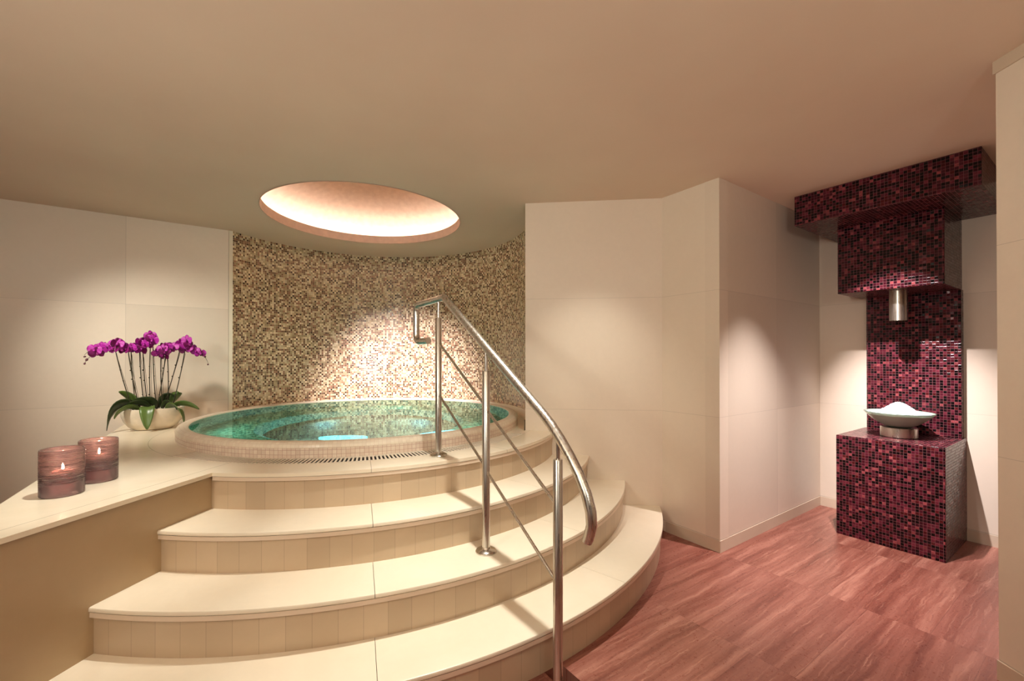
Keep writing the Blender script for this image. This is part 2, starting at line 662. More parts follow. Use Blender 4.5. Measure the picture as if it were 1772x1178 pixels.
CC = (-1.205, 3.692)
R_OPEN = .794
bm = bmesh.new()
hole = [(CC[0]+R_OPEN*math.cos(2*PI*i/128), CC[1]+R_OPEN*math.sin(2*PI*i/128)) for i in range(128)]
slab_with_hole(bm, [(-6.6, -1.9), (4.6, -1.9), (4.6, 5.4), (-6.6, 5.4)], [hole], CEIL, CEIL+.03)
structure(link_mesh('ceiling', bm, M['ceiling']))

def wall_seg(bm, A, B, z0=0.0, z1=CEIL, th=.1, u0=0.0):
    """box wall whose visible face runs from A to B, body to the left of A->B"""
    A, B = Vector(A), Vector(B)
    d = (B-A).normalized()
    nrm = Vector((-d.y, d.x))
    L = bm.loops.layers.uv.verify()
    q = [A, B, B+nrm*th, A+nrm*th]
    lo = [bm.verts.new((p.x, p.y, z0)) for p in q]
    hi = [bm.verts.new((p.x, p.y, z1)) for p in q]
    ln = (B-A).length
    us = [u0, u0+ln, u0+ln, u0]
    for i in range(4):
        j = (i+1) % 4
        f = bm.faces.new((lo[i], lo[j], hi[j], hi[i]))
        for l, uvv in zip(f.loops, [(us[i], z0), (us[j], z0), (us[j], z1), (us[i], z1)]):
            l[L].uv = uvv
    bm.faces.new(hi)
    bm.faces.new(lo[::-1])


def wall(name, segs, mat=None, label=None, **kw):
    bm = bmesh.new()
    for s in segs:
        wall_seg(bm, s[0], s[1], u0=s[2] if len(s) > 2 else 0, **kw)
    return structure(link_mesh(name, bm, mat or M['panel'], uv=None), label)


# A->B such that the body lies on the left-hand side (away from the room)
LWs = Vector(circ_line(R_WALL, LW[0], LD, (-2.54, 4.07)))
LEND = LWs+LD*4.6
jl = (Vector((-3.191, 3.616))-LWs).length
wall('wall_left', [(LWs+LD*.03, LEND, (-jl) % .795+.03)][::1] if False else [(LEND, LWs+LD*.03, (jl-4.6) % .795 - 0.0)])
WA_S = Vector(circ_line(R_WALL, WA0, (WA1-WA0).normalized(), WA0))
dB = (WB1-WA1).normalized()
wall('wall_back', [(WA_S, WA1, .1)], M['panel_plain'])
wall('wall_column', [(WA1, WB1, .2)], M['panel_plain'])
wall('wall_centre', [(WB1, tuple(OR), .795*1-.815+.795)])
wall('wall_alcove', [(tuple(OR), W(0, 2.0), .795*.5)])
# the near pillar on the right
bm = bmesh.new()
pil = [(1.95, 1.725), (1.915, .2), (1.85, -1.85), (2.9, -1.85), (3.1, 1.75)]
prism(bm, pil, .0, CEIL-.05)
uv_box(bm)
structure(link_mesh('wall_right', bm, M['panel_plain']), None)
bm = bmesh.new()
prism(bm, [(1.944, 1.731), (1.909, .2), (1.844, -1.85), (2.9, -1.85), (3.1, 1.756)], CEIL-.05, CEIL)
structure(link_mesh('trim_1', bm, M['base']))
t = NT('dark_veneer'); t.bsdf(lin(92, 66, 46), .5); M['veneer'] = t.m  # invented dark finish for the unseen wall, cuts bounce onto risers and ledge
wall('wall_front', [((4.5, -1.8), (-6.5, -1.8))], M['veneer'])
wall('wall_end', [(LEND+Vector((0, .1)), (LEND.x, -1.8))][::1] if False else [((LEND.x+.05, -1.8), (LEND.x+.05, LEND.y+.1))][::1] if False else [((LEND.x+.05, -1.8), (LEND.x+.05, LEND.y+.2))])
wall('wall_far', [(W(0, 2.0), (4.4, -1.8))])

# curved mosaic wall
aL, aR = ang(LWs), ang(WA_S)
bm = bmesh.new()
lathe(bm, [(R_WALL, CEIL), (R_WALL, .80)], (PC[0], PC[1], 0), 150, rad(aR), rad(aL), uvp=R_WALL)
for f in bm.faces:
    f.normal_flip()
structure(link_mesh('wall_mosaic', bm, M['mosaic'], uv=None, smooth=True))
bm = bmesh.new()
lathe(bm, [(R_WALL-.012, .0), (R_WALL-.012, .797), (R_WALL-.010, .80), (R_WALL+.05, .80), (R_WALL+.05, 0)], (PC[0], PC[1], 0), 150, rad(aR+.3), rad(aL-.3))
structure(link_mesh('trim_2', bm, M['trim'], uv=None, smooth='auto'))
bm = bmesh.new()
wall_seg(bm, LWs+LD*.028, LWs-LD*.004, .0, CEIL, .03)
structure(link_mesh('trim_3', bm, M['trim'], uv=None))

# skirting (a thin board in front of each panelled wall)
def skirting(name, A, B):
    A, B = Vector(A), Vector(B)
    d = (B-A).normalized()
    nr = Vector((d.y, -d.x))*.004
    bm = bmesh.new()
    wall_seg(bm, A+nr, B+nr, .0, .077, .0039)
    return structure(link_mesh(name, bm, M['base'], uv=None))


skirting('baseboard_column', WA1+dB*.03, WB1+dB*.003)
skirting('baseboard_centre', WB1, tuple(OR-E1*.004))
skirting('baseboard_alcove', W(-.004, 0), W(-.004, 2.0))
skirting('baseboard_right', (1.915, .2), (1.95, 1.725)) if False else None
bm = bmesh.new()
prism(bm, [(1.946, 1.729), (1.911, .2), (1.846, -1.85), (1.849, -1.85), (1.9145, .2), (1.9495, 1.729)], 0, .077)
structure(link_mesh('baseboard_right', bm, M['base']))
skirting('baseboard_left', LEND, LWs)

# ------------------------------------------------------------------ ceiling dome with hidden light ring
dome = empty('dome_light', (CC[0], CC[1], CEIL), 'large round recessed ceiling dome with hidden ring of warm light above the pool', 'ceiling light')
bm = bmesh.new()
lathe(bm, [(R_OPEN+.006, -.004), (R_OPEN-.001, -.004), (R_OPEN-.001, .072), (R_OPEN+.04, .076), (R_OPEN+.04, .036), (R_OPEN+.006, .036)], (CC[0], CC[1], CEIL), 128)
bmesh.ops.recalc_face_normals(bm, faces=bm.faces[:])
link_mesh('lip_ring', bm, M['lip'], dome, smooth='auto', uv=None)
bm = bmesh.new()
prof = [(R_OPEN+.04, .036), (1.10, .036), (1.12, .06)]
for i in range(1, 25):
    a_ = i/24*PI/2
    prof.append((1.12*math.cos(a_), .06+.56*math.sin(a_)))
prof[-1] = (0, .62)
lathe(bm, prof, (CC[0], CC[1], CEIL), 128)
for f in bm.faces:
    f.normal_flip()
link_mesh('dome_shell', bm, M['dome'], dome, smooth='auto', uv=None)
bm = bmesh.new()
lathe(bm, [(1.035, .042), (1.075, .042), (1.075, .052), (1.035, .052), (1.035, .042)], (CC[0], CC[1], CEIL), 128)
bmesh.ops.recalc_face_normals(bm, faces=bm.faces[:])
link_mesh('light_strip', bm, M['strip'], dome, uv=None)
bm = bmesh.new()
lathe(bm, [(1.012, .037), (1.022, .037), (1.022, .112), (1.012, .112), (1.012, .037)], (CC[0], CC[1], CEIL), 128)
bmesh.ops.recalc_face_normals(bm, faces=bm.faces[:])
link_mesh('light_shield', bm, M['lip'], dome, smooth='auto', uv=None)  # added hidden ring, keeps direct strip light off the dome centre

# ------------------------------------------------------------------ stairs
wd = (WA1-WA0).normalized()
stairs = empty('staircase', (-.3, 2.2, 0), 'wide curved flight of cream stone steps climbing to the round pool', 'stairs')
GAP = .0025


def sector(ro, ri, d0o, d1o, d0i, d1i, n=64):
    return arc_pts(ro, d0o, d1o, n)+arc_pts(ri, d0i, d1i, n)[::-1]


def ends(r, back=.0):
    a_ = ang(circ_line(r, RET_FACE[0]+Vector((.0005, 0)), RET_FACE[1], (-1.5, 1.7)))
    b_ = ang(circ_line(r, WA0-Vector((wd.y*-1, wd.x))*0+Vector((0, -.001)), wd, (1.0, 3.2)))
    return a_, b_


def arc_riser(bm, ro, ri, z0, z1, e_o, e_i, n=72):
    L = bm.loops.layers.uv.verify()
    po, pi_ = arc_pts(ro, e_o[0], e_o[1], n), arc_pts(ri, e_i[0], e_i[1], n)
    vo0 = [bm.verts.new((*p, z0)) for p in po]
    vo1 = [bm.verts.new((*p, z1)) for p in po]
    vi0 = [bm.verts.new((*p, z0)) for p in pi_]
    vi1 = [bm.verts.new((*p, z1)) for p in pi_]
    for i in range(n):
        for quad, flip in (((vo0[i], vo0[i+1], vo1[i+1], vo1[i]), 0), ((vi0[i+1], vi0[i], vi1[i], vi1[i+1]), 0),
                           ((vo1[i], vo1[i+1], vi1[i+1], vi1[i]), 0), ((vi0[i], vi0[i+1], vo0[i+1], vo0[i]), 0)):
            f = bm.faces.new(quad)
            for l in f.loops:
                p = l.vert.co
                l[L].uv = (rad(ang(p))*ro, p.z)
    bm.faces.new((vi0[0], vo0[0], vo1[0], vi1[0]))
    bm.faces.new((vo0[n], vi0[n], vi1[n], vo1[n]))


def make_step(k, R, Rin):
    """k-th step up: tread edge R, back at Rin (riser of the step above)"""
    top = k*RISE
    rr = R-.018
    bm = bmesh.new()
    arc_riser(bm, rr, Rin-.03, (k-1)*RISE+(.0005 if k == 1 else .0), top-.0385, ends(rr), ends(Rin-.03))
    link_mesh('riser', bm, M['riser'], stairs, uv=None, smooth='auto')
    bm = bmesh.new()
    rb = R-.0035
    arc_riser(bm, rb, Rin-.03, top-.0385, top-.0205, ends(rb), ends(Rin-.03))
    link_mesh('nosing_band', bm, M['band'], stairs, uv=None, smooth='auto')
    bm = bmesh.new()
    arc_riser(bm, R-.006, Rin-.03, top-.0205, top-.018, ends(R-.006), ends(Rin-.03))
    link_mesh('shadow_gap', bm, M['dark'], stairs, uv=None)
    # tread: slabs with open joints
    bm = bmesh.new()
    eo, ei = ends(R), ends(Rin-.03)
    cuts_o = [eo[0], -71, -41.7, eo[1]]
    cuts_i = [ei[0], -71, -41.7, ei[1]]
    g = math.degrees(.0011/R)
    for i in range(3):
        a0, a1 = cuts_o[i]+(g if i else 0), cuts_o[i+1]-(g if i < 2 else 0)
        b0, b1 = cuts_i[i]+(g if i else 0), cuts_i[i+1]-(g if i < 2 else 0)
        n = 28
        # rounded nosing: chamfer ring
        prof = [(R-.003, top-.018), (R, top-.0145), (R, top-.006), (R-.0018, top-.0018), (R-.006, top)]
        rings = []
        for (r_, z_) in prof:
            rings.append([bm.verts.new((*p, z_)) for p in arc_pts(r_, a0, a1, n)])
        it = [bm.verts.new((*p, top)) for p in arc_pts(Rin-.03, b0, b1, n)]
        ib = [bm.verts.new((*p, top-.018)) for p in arc_pts(Rin-.03, b0, b1, n)]
        seq = rings+[it, ib]
        for s in range(len(seq)):
            A_, B_ = seq[s], seq[(s+1) % len(seq)]
            for j in range(n):
                bm.faces.new((A_[j], A_[j+1], B_[j+1], B_[j]))
        bm.faces.new([s[0] for s in seq][::-1])
        bm.faces.new([s[n] for s in seq])
    bmesh.ops.recalc_face_normals(bm, faces=bm.faces[:])
    link_mesh('tread', bm, M['step'], stairs, smooth='auto')


make_step(1, R1, R2)
make_step(2, R2, R3)
make_step(3, R3, R4)

# deck
deck = empty('pool_deck', (-1.7, 2.2, 0), 'raised cream stone deck around the pool with tapering ledge on the left', 'platform')


def deck_outline(off):
    """outline with the front arc at R4-off and the retaining edge moved in by off"""
    r = R4-off
    p0 = RET_TOP[0]+Vector((-off-(.003 if off else 0), 0))
    k = circ_line(r, p0, RET_TOP[1], (-1.43, 2.1))
    e = circ_line(r, WA0+Vector((0, -.001)), wd, (.3, 3.3))
    pts = arc_pts(r, ang(k), ang(e), 60)
    wend = circ_line(R_WALL-.013, WA0+Vector((0, -.001)), wd, WA0)
    pts.append((wend.x, wend.y))
    l0 = circ_line(R_WALL-.013, LW[0]+Vector((.0006, -.0008)), LD, LWs)
    pts += arc_pts(R_WALL-.013, ang(wend), ang(l0), 90)
    corner = Vector((-3.236, 3.575))
    lw = LW[0]+LD*((Vector((-3.232, 3.667))-LW[0]).dot(LD))+Vector((.0006, -.0008))
    pts.append((lw.x+off*.5, lw.y))
    fd = Vector((-1.939, 1.658))-Vector((-3.232, 3.60))
    far = Vector((-1.939+off, 1.658))
    fd = (Vector((-1.939, 1.658))-Vector((-3.061, 3.394))).normalized()
    # the two long edges meet in a point past the frame
    # intersect far + fd*s with p0 + d*t
    d2 = RET_TOP[1]
    den = fd.x*d2.y-fd.y*d2.x
    s = ((p0-far).x*d2.y-(p0-far).y*d2.x)/den
    tip = far+fd*s
    pts.append((tip.x, tip.y))
    return pts, (k, e, tip)


def clean(pts):
    out = []
    for p in pts:
        if not out or math.hypot(p[0]-out[-1][0], p[1]-out[-1][1]) > 1e-4:
            out.append(p)
    return out


GA0, GA1 = -119.0, -22.0
hole_deck = arc_pts(R_GRATE, GA0, GA1, 80)+arc_pts(R_RIM-.004, GA1, GA0+360, 150)
bm = bmesh.new()
dk, (K4, E4, TIP) = deck_outline(0.0)
slab_with_hole(bm, clean(dk), [clean(hole_deck)], DECK-.018, DECK)
link_mesh('deck_slab', bm, M['deck'], deck)
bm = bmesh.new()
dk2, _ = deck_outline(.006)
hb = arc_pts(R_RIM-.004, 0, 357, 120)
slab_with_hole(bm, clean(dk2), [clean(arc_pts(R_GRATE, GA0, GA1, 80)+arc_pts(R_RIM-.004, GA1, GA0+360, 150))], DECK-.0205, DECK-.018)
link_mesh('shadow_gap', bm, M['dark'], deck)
# band + riser under the deck edge
rb, rr = R4-.0035, R4-.018
eb = (ang(circ_line(rb, RET_TOP[0]+Vector((-.003, 0)), RET_TOP[1], (-1.45, 2.1))), ends(rb)[1])
bm = bmesh.new()
arc_riser(bm, rb, R_GRATE+.02, DECK-.0385, DECK-.0205, eb, (eb[0], ends(R_GRATE+.02)[1]))
link_mesh('nosing_band', bm, M['band'], deck, uv=None, smooth='auto')
bm = bmesh.new()
er = ends(rr)
arc_riser(bm, rr, R_GRATE+.02, 3*RISE, DECK-.0385, er, (er[0], ends(R_GRATE+.02)[1]))
link_mesh('riser', bm, M['riser'], deck, uv=None, smooth='auto')
# retaining body of the ledge
f0 = circ_line(rr, RET_FACE[0], RET_FACE[1], (-1.45, 2.1))
fd = (Vector((-1.939, 1.658))-Vector((-3.061, 3.394))).normalized()
inn = Vector((-fd.y, fd.x))*.02
if inn.x < 0:
    inn = -inn
q0 = Vector((-3.20, 3.612))+inn
far = Vector((-1.939, 1.658))+inn
d2 = RET_TOP[1]
den = fd.x*d2.y-fd.y*d2.x
pf = RET_FACE[0]
s = ((pf-far).x*d2.y-(pf-far).y*d2.x)/den
tipf = far+fd*s
body = [(f0.x, f0.y), (f0.x-.02, f0.y+.2), (-1.9, 2.55), (-2.5, 3.0), (-2.62, 3.5), (-2.75, 3.88), (q0.x, q0.y), (tipf.x, tipf.y)]
bm = bmesh.new()
prism(bm, body, 0, DECK-.0205)
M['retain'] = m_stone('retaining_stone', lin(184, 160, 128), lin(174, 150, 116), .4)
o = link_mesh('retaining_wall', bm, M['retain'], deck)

# grating
gr = empty('drain_grating', (PC[0], PC[1], DECK), 'curved cream overflow grating with radial slots round the front of the pool', 'grating')
bm = bmesh.new()
nsl = 108
for i in range(nsl):
    a0 = GA0+.3+(GA1-GA0-.6)*i/nsl
    a1 = a0+(GA1-GA0-.6)/nsl*.47
    q = [(PC[0]+r*math.cos(rad(a_)), PC[1]+r*math.sin(rad(a_))) for r, a_ in ((R_RIM+.020, a0), (R_GRATE-.011, a0), (R_GRATE-.011, a1), (R_RIM+.020, a1))]
    prism(bm, q, DECK-.0045, DECK-.001)
link_mesh('slats', bm, M['grate'], gr)
bm = bmesh.new()
prism(bm, arc_pts(R_GRATE-.002, GA0+.1, GA1-.1, 80)+arc_pts(R_GRATE-.011, GA0+.1, GA1-.1, 80)[::-1], DECK-.014, DECK-.001)
prism(bm, arc_pts(R_RIM+.021, GA0+.1, GA1-.1, 80)+arc_pts(R_RIM+.011, GA0+.1, GA1-.1, 80)[::-1], DECK-.014, DECK-.001)
link_mesh('frame', bm, M['grate'], gr)
bm = bmesh.new()
prism(bm, arc_pts(R_GRATE-.001, GA0+.1, GA1-.1, 80)+arc_pts(R_RIM+.010, GA0+.1, GA1-.1, 80)[::-1], DECK-.02, DECK-.0075)
link_mesh('gutter', bm, M['dark'], gr)

# ------------------------------------------------------------------ pool
pool = empty('whirlpool', (PC[0], PC[1], 0), 'round raised whirlpool tub filled with teal water in front of the curved mosaic wall', 'pool')
bm = bmesh.new()
z = WATER
# tiled upstand below, smooth rounded coping above
prof = [(R_RIM+.008, .05), (R_RIM+.006, z-.026)]
lathe(bm, prof, (PC[0], PC[1], 0), 192, uvp=R_RIM)
link_mesh('upstand', bm, M['rim_mosaic'], pool, smooth=True, uv=None)
bm = bmesh.new()
prof = [(R_RIM+.0065, z-.026), (R_RIM+.0045, z-.012), (R_RIM-.003, z-.001), (R_RIM-.014, z+.006), (R_RIM-.030, z+.009), (R_RIM-.046, z+.008), (R_WATER+.008, z+.004), (R_WATER, z-.001), (R_WATER-.006, z-.03)]
lathe(bm, prof, (PC[0], PC[1], 0), 192, uvp=R_RIM)
link_mesh('rim', bm, M['coping'], pool, smooth=True, uv=None)
bm = bmesh.new()
SEAT_Z, SEAT_R, FLOOR_Z = .33, .80, -.05
prof = [(R_WATER-.006, z-.03), (R_WATER-.02, SEAT_Z+.06), (R_WATER-.05, SEAT_Z), (SEAT_R+.03, SEAT_Z), (SEAT_R, SEAT_Z-.03), (SEAT_R-.02, FLOOR_Z+.04), (SEAT_R-.06, FLOOR_Z), (0, FLOOR_Z)]
lathe(bm, prof, (PC[0], PC[1], 0), 160, uvp=1.0)
link_mesh('basin', bm, M['pool_mosaic'], pool, smooth='auto', uv=None)
bm = bmesh.new()
vs = [bm.verts.new((*p, z)) for p in arc_pts(R_WATER+.002, 0, 360-360/160, 159)]
bm.faces.new(vs)
wtr = link_mesh('water', bm, M['water'], pool, uv=None)

# oval underwater lamps on the seat
t = NT('lamp_lens'); e = t.n('ShaderNodeEmission'); e.inputs[0].default_value = (.20, .85, 1, 1); e.inputs[1].default_value = 2.6
t.link(e.outputs[0], t.out.inputs[0]); M['lens'] = t.m
for (lx, ly, az) in ((-1.17, 3.09, 6), (-.50, 3.28, 30)):
    bm = bmesh.new()
    q = []
    for j in range(32):
        ca, sa = math.cos(2*PI*j/32)*.17, math.sin(2*PI*j/32)*.06
        q.append((lx+ca*math.cos(rad(az))-sa*math.sin(rad(az)), ly+ca*math.sin(rad(az))+sa*math.cos(rad(az))))
    prism(bm, q, SEAT_Z-.04, SEAT_Z+.008)
    link_mesh('lamp_lens', bm, M['lens'], pool)

# ------------------------------------------------------------------ handrail
PA, PB = Vector((-.394, 2.471)), Vector((.190, 1.640))
pd = (PB-PA).normalized()


def PR(tt, zz):
    p = PA+pd*tt
    return (p.x, p.y, zz)


hr = empty('handrail', (PA.x, PA.y, 0), 'stainless steel stair handrail with three posts and curled lower end', 'handrail')
path = [PR(-.135, 1.378), PR(-.315, 1.378), PR(-.315, 1.607), PR(.068, 1.614), PR(.93, 1.055), PR(1.10, .915), PR(1.205, .79), PR(1.215, .715), PR(1.175, .645)]
path = round_poly(path[:4]+[PR(.93, 1.055)], [.05, .05, .012])
tail = [PR(.98, 1.018), PR(1.035, .968), PR(1.085, .915), PR(1.13, .86), PR(1.166, .80), PR(1.186, .745), PR(1.19, .70), PR(1.178, .66), PR(1.168, .638)]
bm = bmesh.new()
tube(bm, path+[Vector(p) for p in tail], .0195, 24)
link_mesh('rail', bm, M['steel'], hr, smooth='auto')
posts = [(0.0, DECK, 1.505, 1.60), (.508, 2*RISE, 1.215, 1.325), (1.016, 0.0, .895, .975)]
for (tt, z0, z1, z2) in posts:
    bm = bmesh.new()
    x, y, _ = PR(tt, 0)
    lathe(bm, [(0, z0+.012), (.0185, z0+.012), (.0185, z1-.003), (.0165, z1), (0, z1)], (x, y, 0), 28)
    bmesh.ops.recalc_face_normals(bm, faces=bm.faces[:])
    po = link_mesh('post', bm, M['steel'], hr, smooth='auto')
    bm = bmesh.new()
    tube(bm, [(x, y, z1-.002), (x, y, z2)], .0082, 16)
    ro = link_mesh('rod', bm, M['steel'], None, smooth='auto')
    ro.data.transform(Matrix.Translation(-hr.location)); ro.parent = po
    bm = bmesh.new()
    lathe(bm, [(0, z0+.0005), (.050, z0+.0005), (.050, z0+.006), (.045, z0+.012), (.03, z0+.017), (.022, z0+.019), (.0185, z0+.024), (0, z0+.024)], (x, y, 0), 40)
    bmesh.ops.recalc_face_normals(bm, faces=bm.faces[:])
    fo = link_mesh('flange', bm, M['steel_flange'], None, smooth='auto')
    fo.data.transform(Matrix.Translation(-hr.location)); fo.parent = po
for (ta, za, tb, zb) in ((0, 1.365, .508, 1.045), (.508, 1.035, 1.016, .716), (0, 1.072, .508, .755), (.508, .745, 1.016, .425)):
    bm = bmesh.new()
    m_ = (zb-za)/(tb-ta)
    tube(bm, [PR(ta+.012, za+m_*.012), PR(tb-.012, zb-m_*.012)], .0068, 14)
    link_mesh('crossbar', bm, M['steel'], hr, smooth='auto')

# ------------------------------------------------------------------ ice fountain
ice = empty('ice_fountain', (*W(-.3, .6), 0), 'dark wine red mosaic ice fountain niche with pedestal, back panel and overhanging hood', 'fountain')


def lbox(bm, a0, a1, b0, b1, z0, z1, bevel=.002):
    prism(bm, [W(a0, b0), W(a1, b0), W(a1, b1), W(a0, b1)], z0, z1)
    if bevel:
        bmesh.ops.bevel(bm, geom=[e for e in bm.edges], offset=bevel, segments=1, affect='EDGES')


CTR = .715
for nm, args in (('pedestal', (-.600, -.0005, .315, .885, .0005, CTR)), ('back_panel', (-.07, -.0005, .345, .872, CTR, 1.753)),
                 ('hood', (-.49, -.0005, .292, .866, 1.753, 2.245)), ('canopy', (-.82, -.0005, .135, 1.075, 2.245, CEIL-.0005))):
    bm = bmesh.new()
    lbox(bm, *args)
    link_mesh(nm, bm, M['wine_mosaic'], ice)
BC = W(-.33, .60)
bm = bmesh.new()
lathe(bm, [(.048, 1.80), (.048, 1.54), (.045, 1.54), (.045, 1.80)], (*BC, 0), 48)
bmesh.ops.recalc_face_normals(bm, faces=bm.faces[:])
link_mesh('spout', bm, M['steel'], ice, smooth='auto')

bowl = empty('glass_bowl', (*BC, CTR), 'shallow frosted green glass bowl on a round steel stand on the mosaic pedestal', 'bowl')
bm = bmesh.new()
lathe(bm, [(0, .004), (.098, .004), (.102, .008), (.102, .07), (.098, .074), (0, .074)], (*BC, CTR-.0035), 64)
bmesh.ops.recalc_face_normals(bm, faces=bm.faces[:])
link_mesh('stand', bm, M['steel'], bowl, smooth='auto')
bm = bmesh.new()
RB = .19
prof = []
for i in range(17):
    w = i/16
    r_ = .02+w*(RB-.02)
    prof.append((r_, .066+.104*(w**2.0)))
inner = [(r_-.002, z_+.006) for r_, z_ in prof[::-1]]
lathe(bm, [(0, .066)]+prof+[(RB+.004, .1725), (RB+.001, .176)]+inner+[(0, .072)], (*BC, CTR), 96)
bmesh.ops.recalc_face_normals(bm, faces=bm.faces[:])
link_mesh('dish', bm, M['bowl_glass'], bowl, smooth='auto')
bm = bmesh.new()
tube(bm, [(BC[0]+(RB+.002)*math.cos(2*PI*i/72), BC[1]+(RB+.002)*math.sin(2*PI*i/72), CTR+.175) for i in range(73)], .0022, 8, cap=False)
t = NT('green_glass_edge'); t.bsdf(lin(66, 92, 80), .15); M['gedge'] = t.m
link_mesh('edge', bm, M['gedge'], bowl, smooth=True)
# crushed ice heap
bm = bmesh.new()
rnd = random.Random(3)
N, K = 40, 110
rings = []
for i in range(N+1):
    w = i/N
    r_ = w*(RB-.012)
    ring = []
    for j in range(K):
        a_ = 2*PI*j/K
        zz = CTR+.165+.070*math.exp(-(r_/.085)**2)+.010*(1-w)+rnd.uniform(-.0028, .0028)-.004*w
        rr_ = r_+rnd.uniform(-.0015, .0015)
        ring.append(bm.verts.new((BC[0]+rr_*math.cos(a_), BC[1]+rr_*math.sin(a_), zz)))
    rings.append(ring)
for i in range(N):
    for j in range(K):
        bm.faces.new((rings[i][j], rings[i+1][j], rings[i+1][(j+1) % K], rings[i][(j+1) % K]))
bmesh.ops.remove_doubles(bm, verts=rings[0], dist=.006)
for k in range(420):
    r_ = math.sqrt(rnd.random())*(RB-.02)
    a_ = rnd.random()*2*PI
    zz = CTR+.165+.070*math.exp(-(r_/.085)**2)+.010*(1-r_/RB)
    mt = Matrix.Translation((BC[0]+r_*math.cos(a_), BC[1]+r_*math.sin(a_), zz)) @ Matrix.Rotation(rnd.random()*6, 4, Vector((rnd.random(), rnd.random(), rnd.random()+.1)).normalized()) @ Matrix.Diagonal((*(rnd.uniform(.6, 1.4) for _ in range(3)), 1))
    bmesh.ops.create_icosphere(bm, subdivisions=1, radius=.0036, matrix=mt)
bmesh.ops.recalc_face_normals(bm, faces=bm.faces[:])
tag(link_mesh('crushed_ice', bm, M['ice'], None), 'white heap of crushed ice piled in the green glass bowl', 'ice', kind='stuff')

# ------------------------------------------------------------------ candles in ribbed glass
def make_holder(name, label):
    h = empty(name, (0, 0, 0), label, 'candle holder', 'ribbed mauve glass candle holders')
    bm = bmesh.new()
    R_, H_ = .068, .188
    prof = [(0, .0), (R_-.004, .0), (R_-.001, .003)]
    for i in range(61):
        w = i/60
        zz = .006+w*(H_-.012)
        amp = .0011 if .25 < w < .985 else .0002
        prof.append((R_+amp*math.sin(w*150+.7*math.sin(w*31)), zz))
    prof += [(R_-.001, H_-.001), (R_-.004, H_), (R_-.006, H_-.002), (R_-.0055, .02), (R_-.010, .010), (0, .009)]
    lathe(bm, prof, (0, 0, 0), 72)
    bmesh.ops.recalc_face_normals(bm, faces=bm.faces[:])
    link_mesh('glass', bm, M['candle_glass'], h, smooth='auto')
    return h


def make_candle(name, label, hh):
    c = empty(name, (0, 0, 0), label, 'candle', 'pink candles burning in the glass holders')
    bm = bmesh.new()
    rc = .036
    lathe(bm, [(0, .0), (rc-.002, .0), (rc, .003), (rc, hh-.004), (rc-.002, hh), (rc-.006, hh-.002), (rc-.014, hh-.007), (.004, hh-.008), (0, hh-.008)], (0, 0, 0), 48)
    bmesh.ops.recalc_face_normals(bm, faces=bm.faces[:])
    link_mesh('wax_body', bm, M['wax'], c, smooth='auto')
    bm = bmesh.new()
    tube(bm, [(0, 0, hh-.009), (.0005, 0, hh-.002), (.002, .001, hh+.004)], .0011, 8)
    link_mesh('wick', bm, M['wick'], c)
    bm = bmesh.new()
    lathe(bm, [(0, 0), (.0028, .003), (.0045, .008), (.0038, .015), (.0018, .023), (0, .03)], (.0015, .0007, hh+.001), 16)
    bmesh.ops.recalc_face_normals(bm, faces=bm.faces[:])
    link_mesh('flame', bm, M['flame'], c, smooth=True)
    return c


for (x, y, hh, la, lb) in ((-1.822, 1.775, .088, 'mauve ribbed glass candle holder nearest the tip of the ledge', 'lit pink candle inside the front left glass holder'),
                           (-1.862, 1.975, .108, 'mauve ribbed glass candle holder standing behind the other toward the orchid', 'lit pink candle inside the rear glass holder nearer the orchid')):
    h = make_holder('candle_holder', la)
    h.location = (x, y, DECK+.0003)
    c = make_candle('candle', lb, hh)
    c.location = (x, y, DECK+.0107)

# ------------------------------------------------------------------ orchid bowl
OB = Vector((-2.765, 3.385))
orch = empty('potted_orchid', (OB.x, OB.y, DECK), 'magenta orchids with many blooms in a cream oval bowl on the pool deck', 'potted plant')
bx = Vector((.80, .60)).normalized()      # long axis of the bowl, parallel to the left wall
by = Vector((-bx.y, bx.x))
BA, BB_, BH = .198, .125, .165


def ol(u, v, w):
    p = OB+bx*u+by*v
    return Vector((p.x, p.y, DECK+w))


bm = bmesh.new()
seg = 72
prof = [(.0, .0005), (.48, .0005), (.60, .006), (.76, .030), (.89, .066), (.97, .105), (1.0, .142), (.985, .163), (.965, .165), (.945, .158), (.95, .13), (.0, .128)]
rings = []
for (k, zz) in prof:
    if k == 0:
        rings.append([bm.verts.new(ol(0, 0, zz))]*seg)
    else:
        rings.append([bm.verts.new(ol(BA*k*math.cos(2*PI*j/seg), BB_*k*math.sin(2*PI*j/seg), zz)) for j in range(seg)])
for i in range(len(prof)-1):
    for j in range(seg):
        vs = []
        for v_ in (rings[i][j], rings[i][(j+1) % seg], rings[i+1][(j+1) % seg], rings[i+1][j]):
            if v_ not in vs:
                vs.append(v_)
        if len(vs) > 2:
            bm.faces.new(vs)
bmesh.ops.recalc_face_normals(bm, faces=bm.faces[:])
link_mesh('bowl', bm, M['pot'], orch, smooth='auto')
# pebbles
bm = bmesh.new()
rnd = random.Random(11)
for k in range(260):
    a_ = rnd.random()*2*PI
    q = math.sqrt(rnd.random())*.90
    p = ol(BA*q*math.cos(a_), BB_*q*math.sin(a_), .140+rnd.random()*.014)
    s_ = rnd.uniform(.007, .013)
    mt = Matrix.Translation(p) @ Matrix.Rotation(rnd.random()*6, 4, 'Z') @ Matrix.Diagonal((1.25*s_, s_, .7*s_, 1))
    bmesh.ops.create_icosphere(bm, subdivisions=1, radius=1, matrix=mt)
o = link_mesh('pebbles', bm, M['pebble'], orch, smooth=True)
o['kind'] = 'stuff'


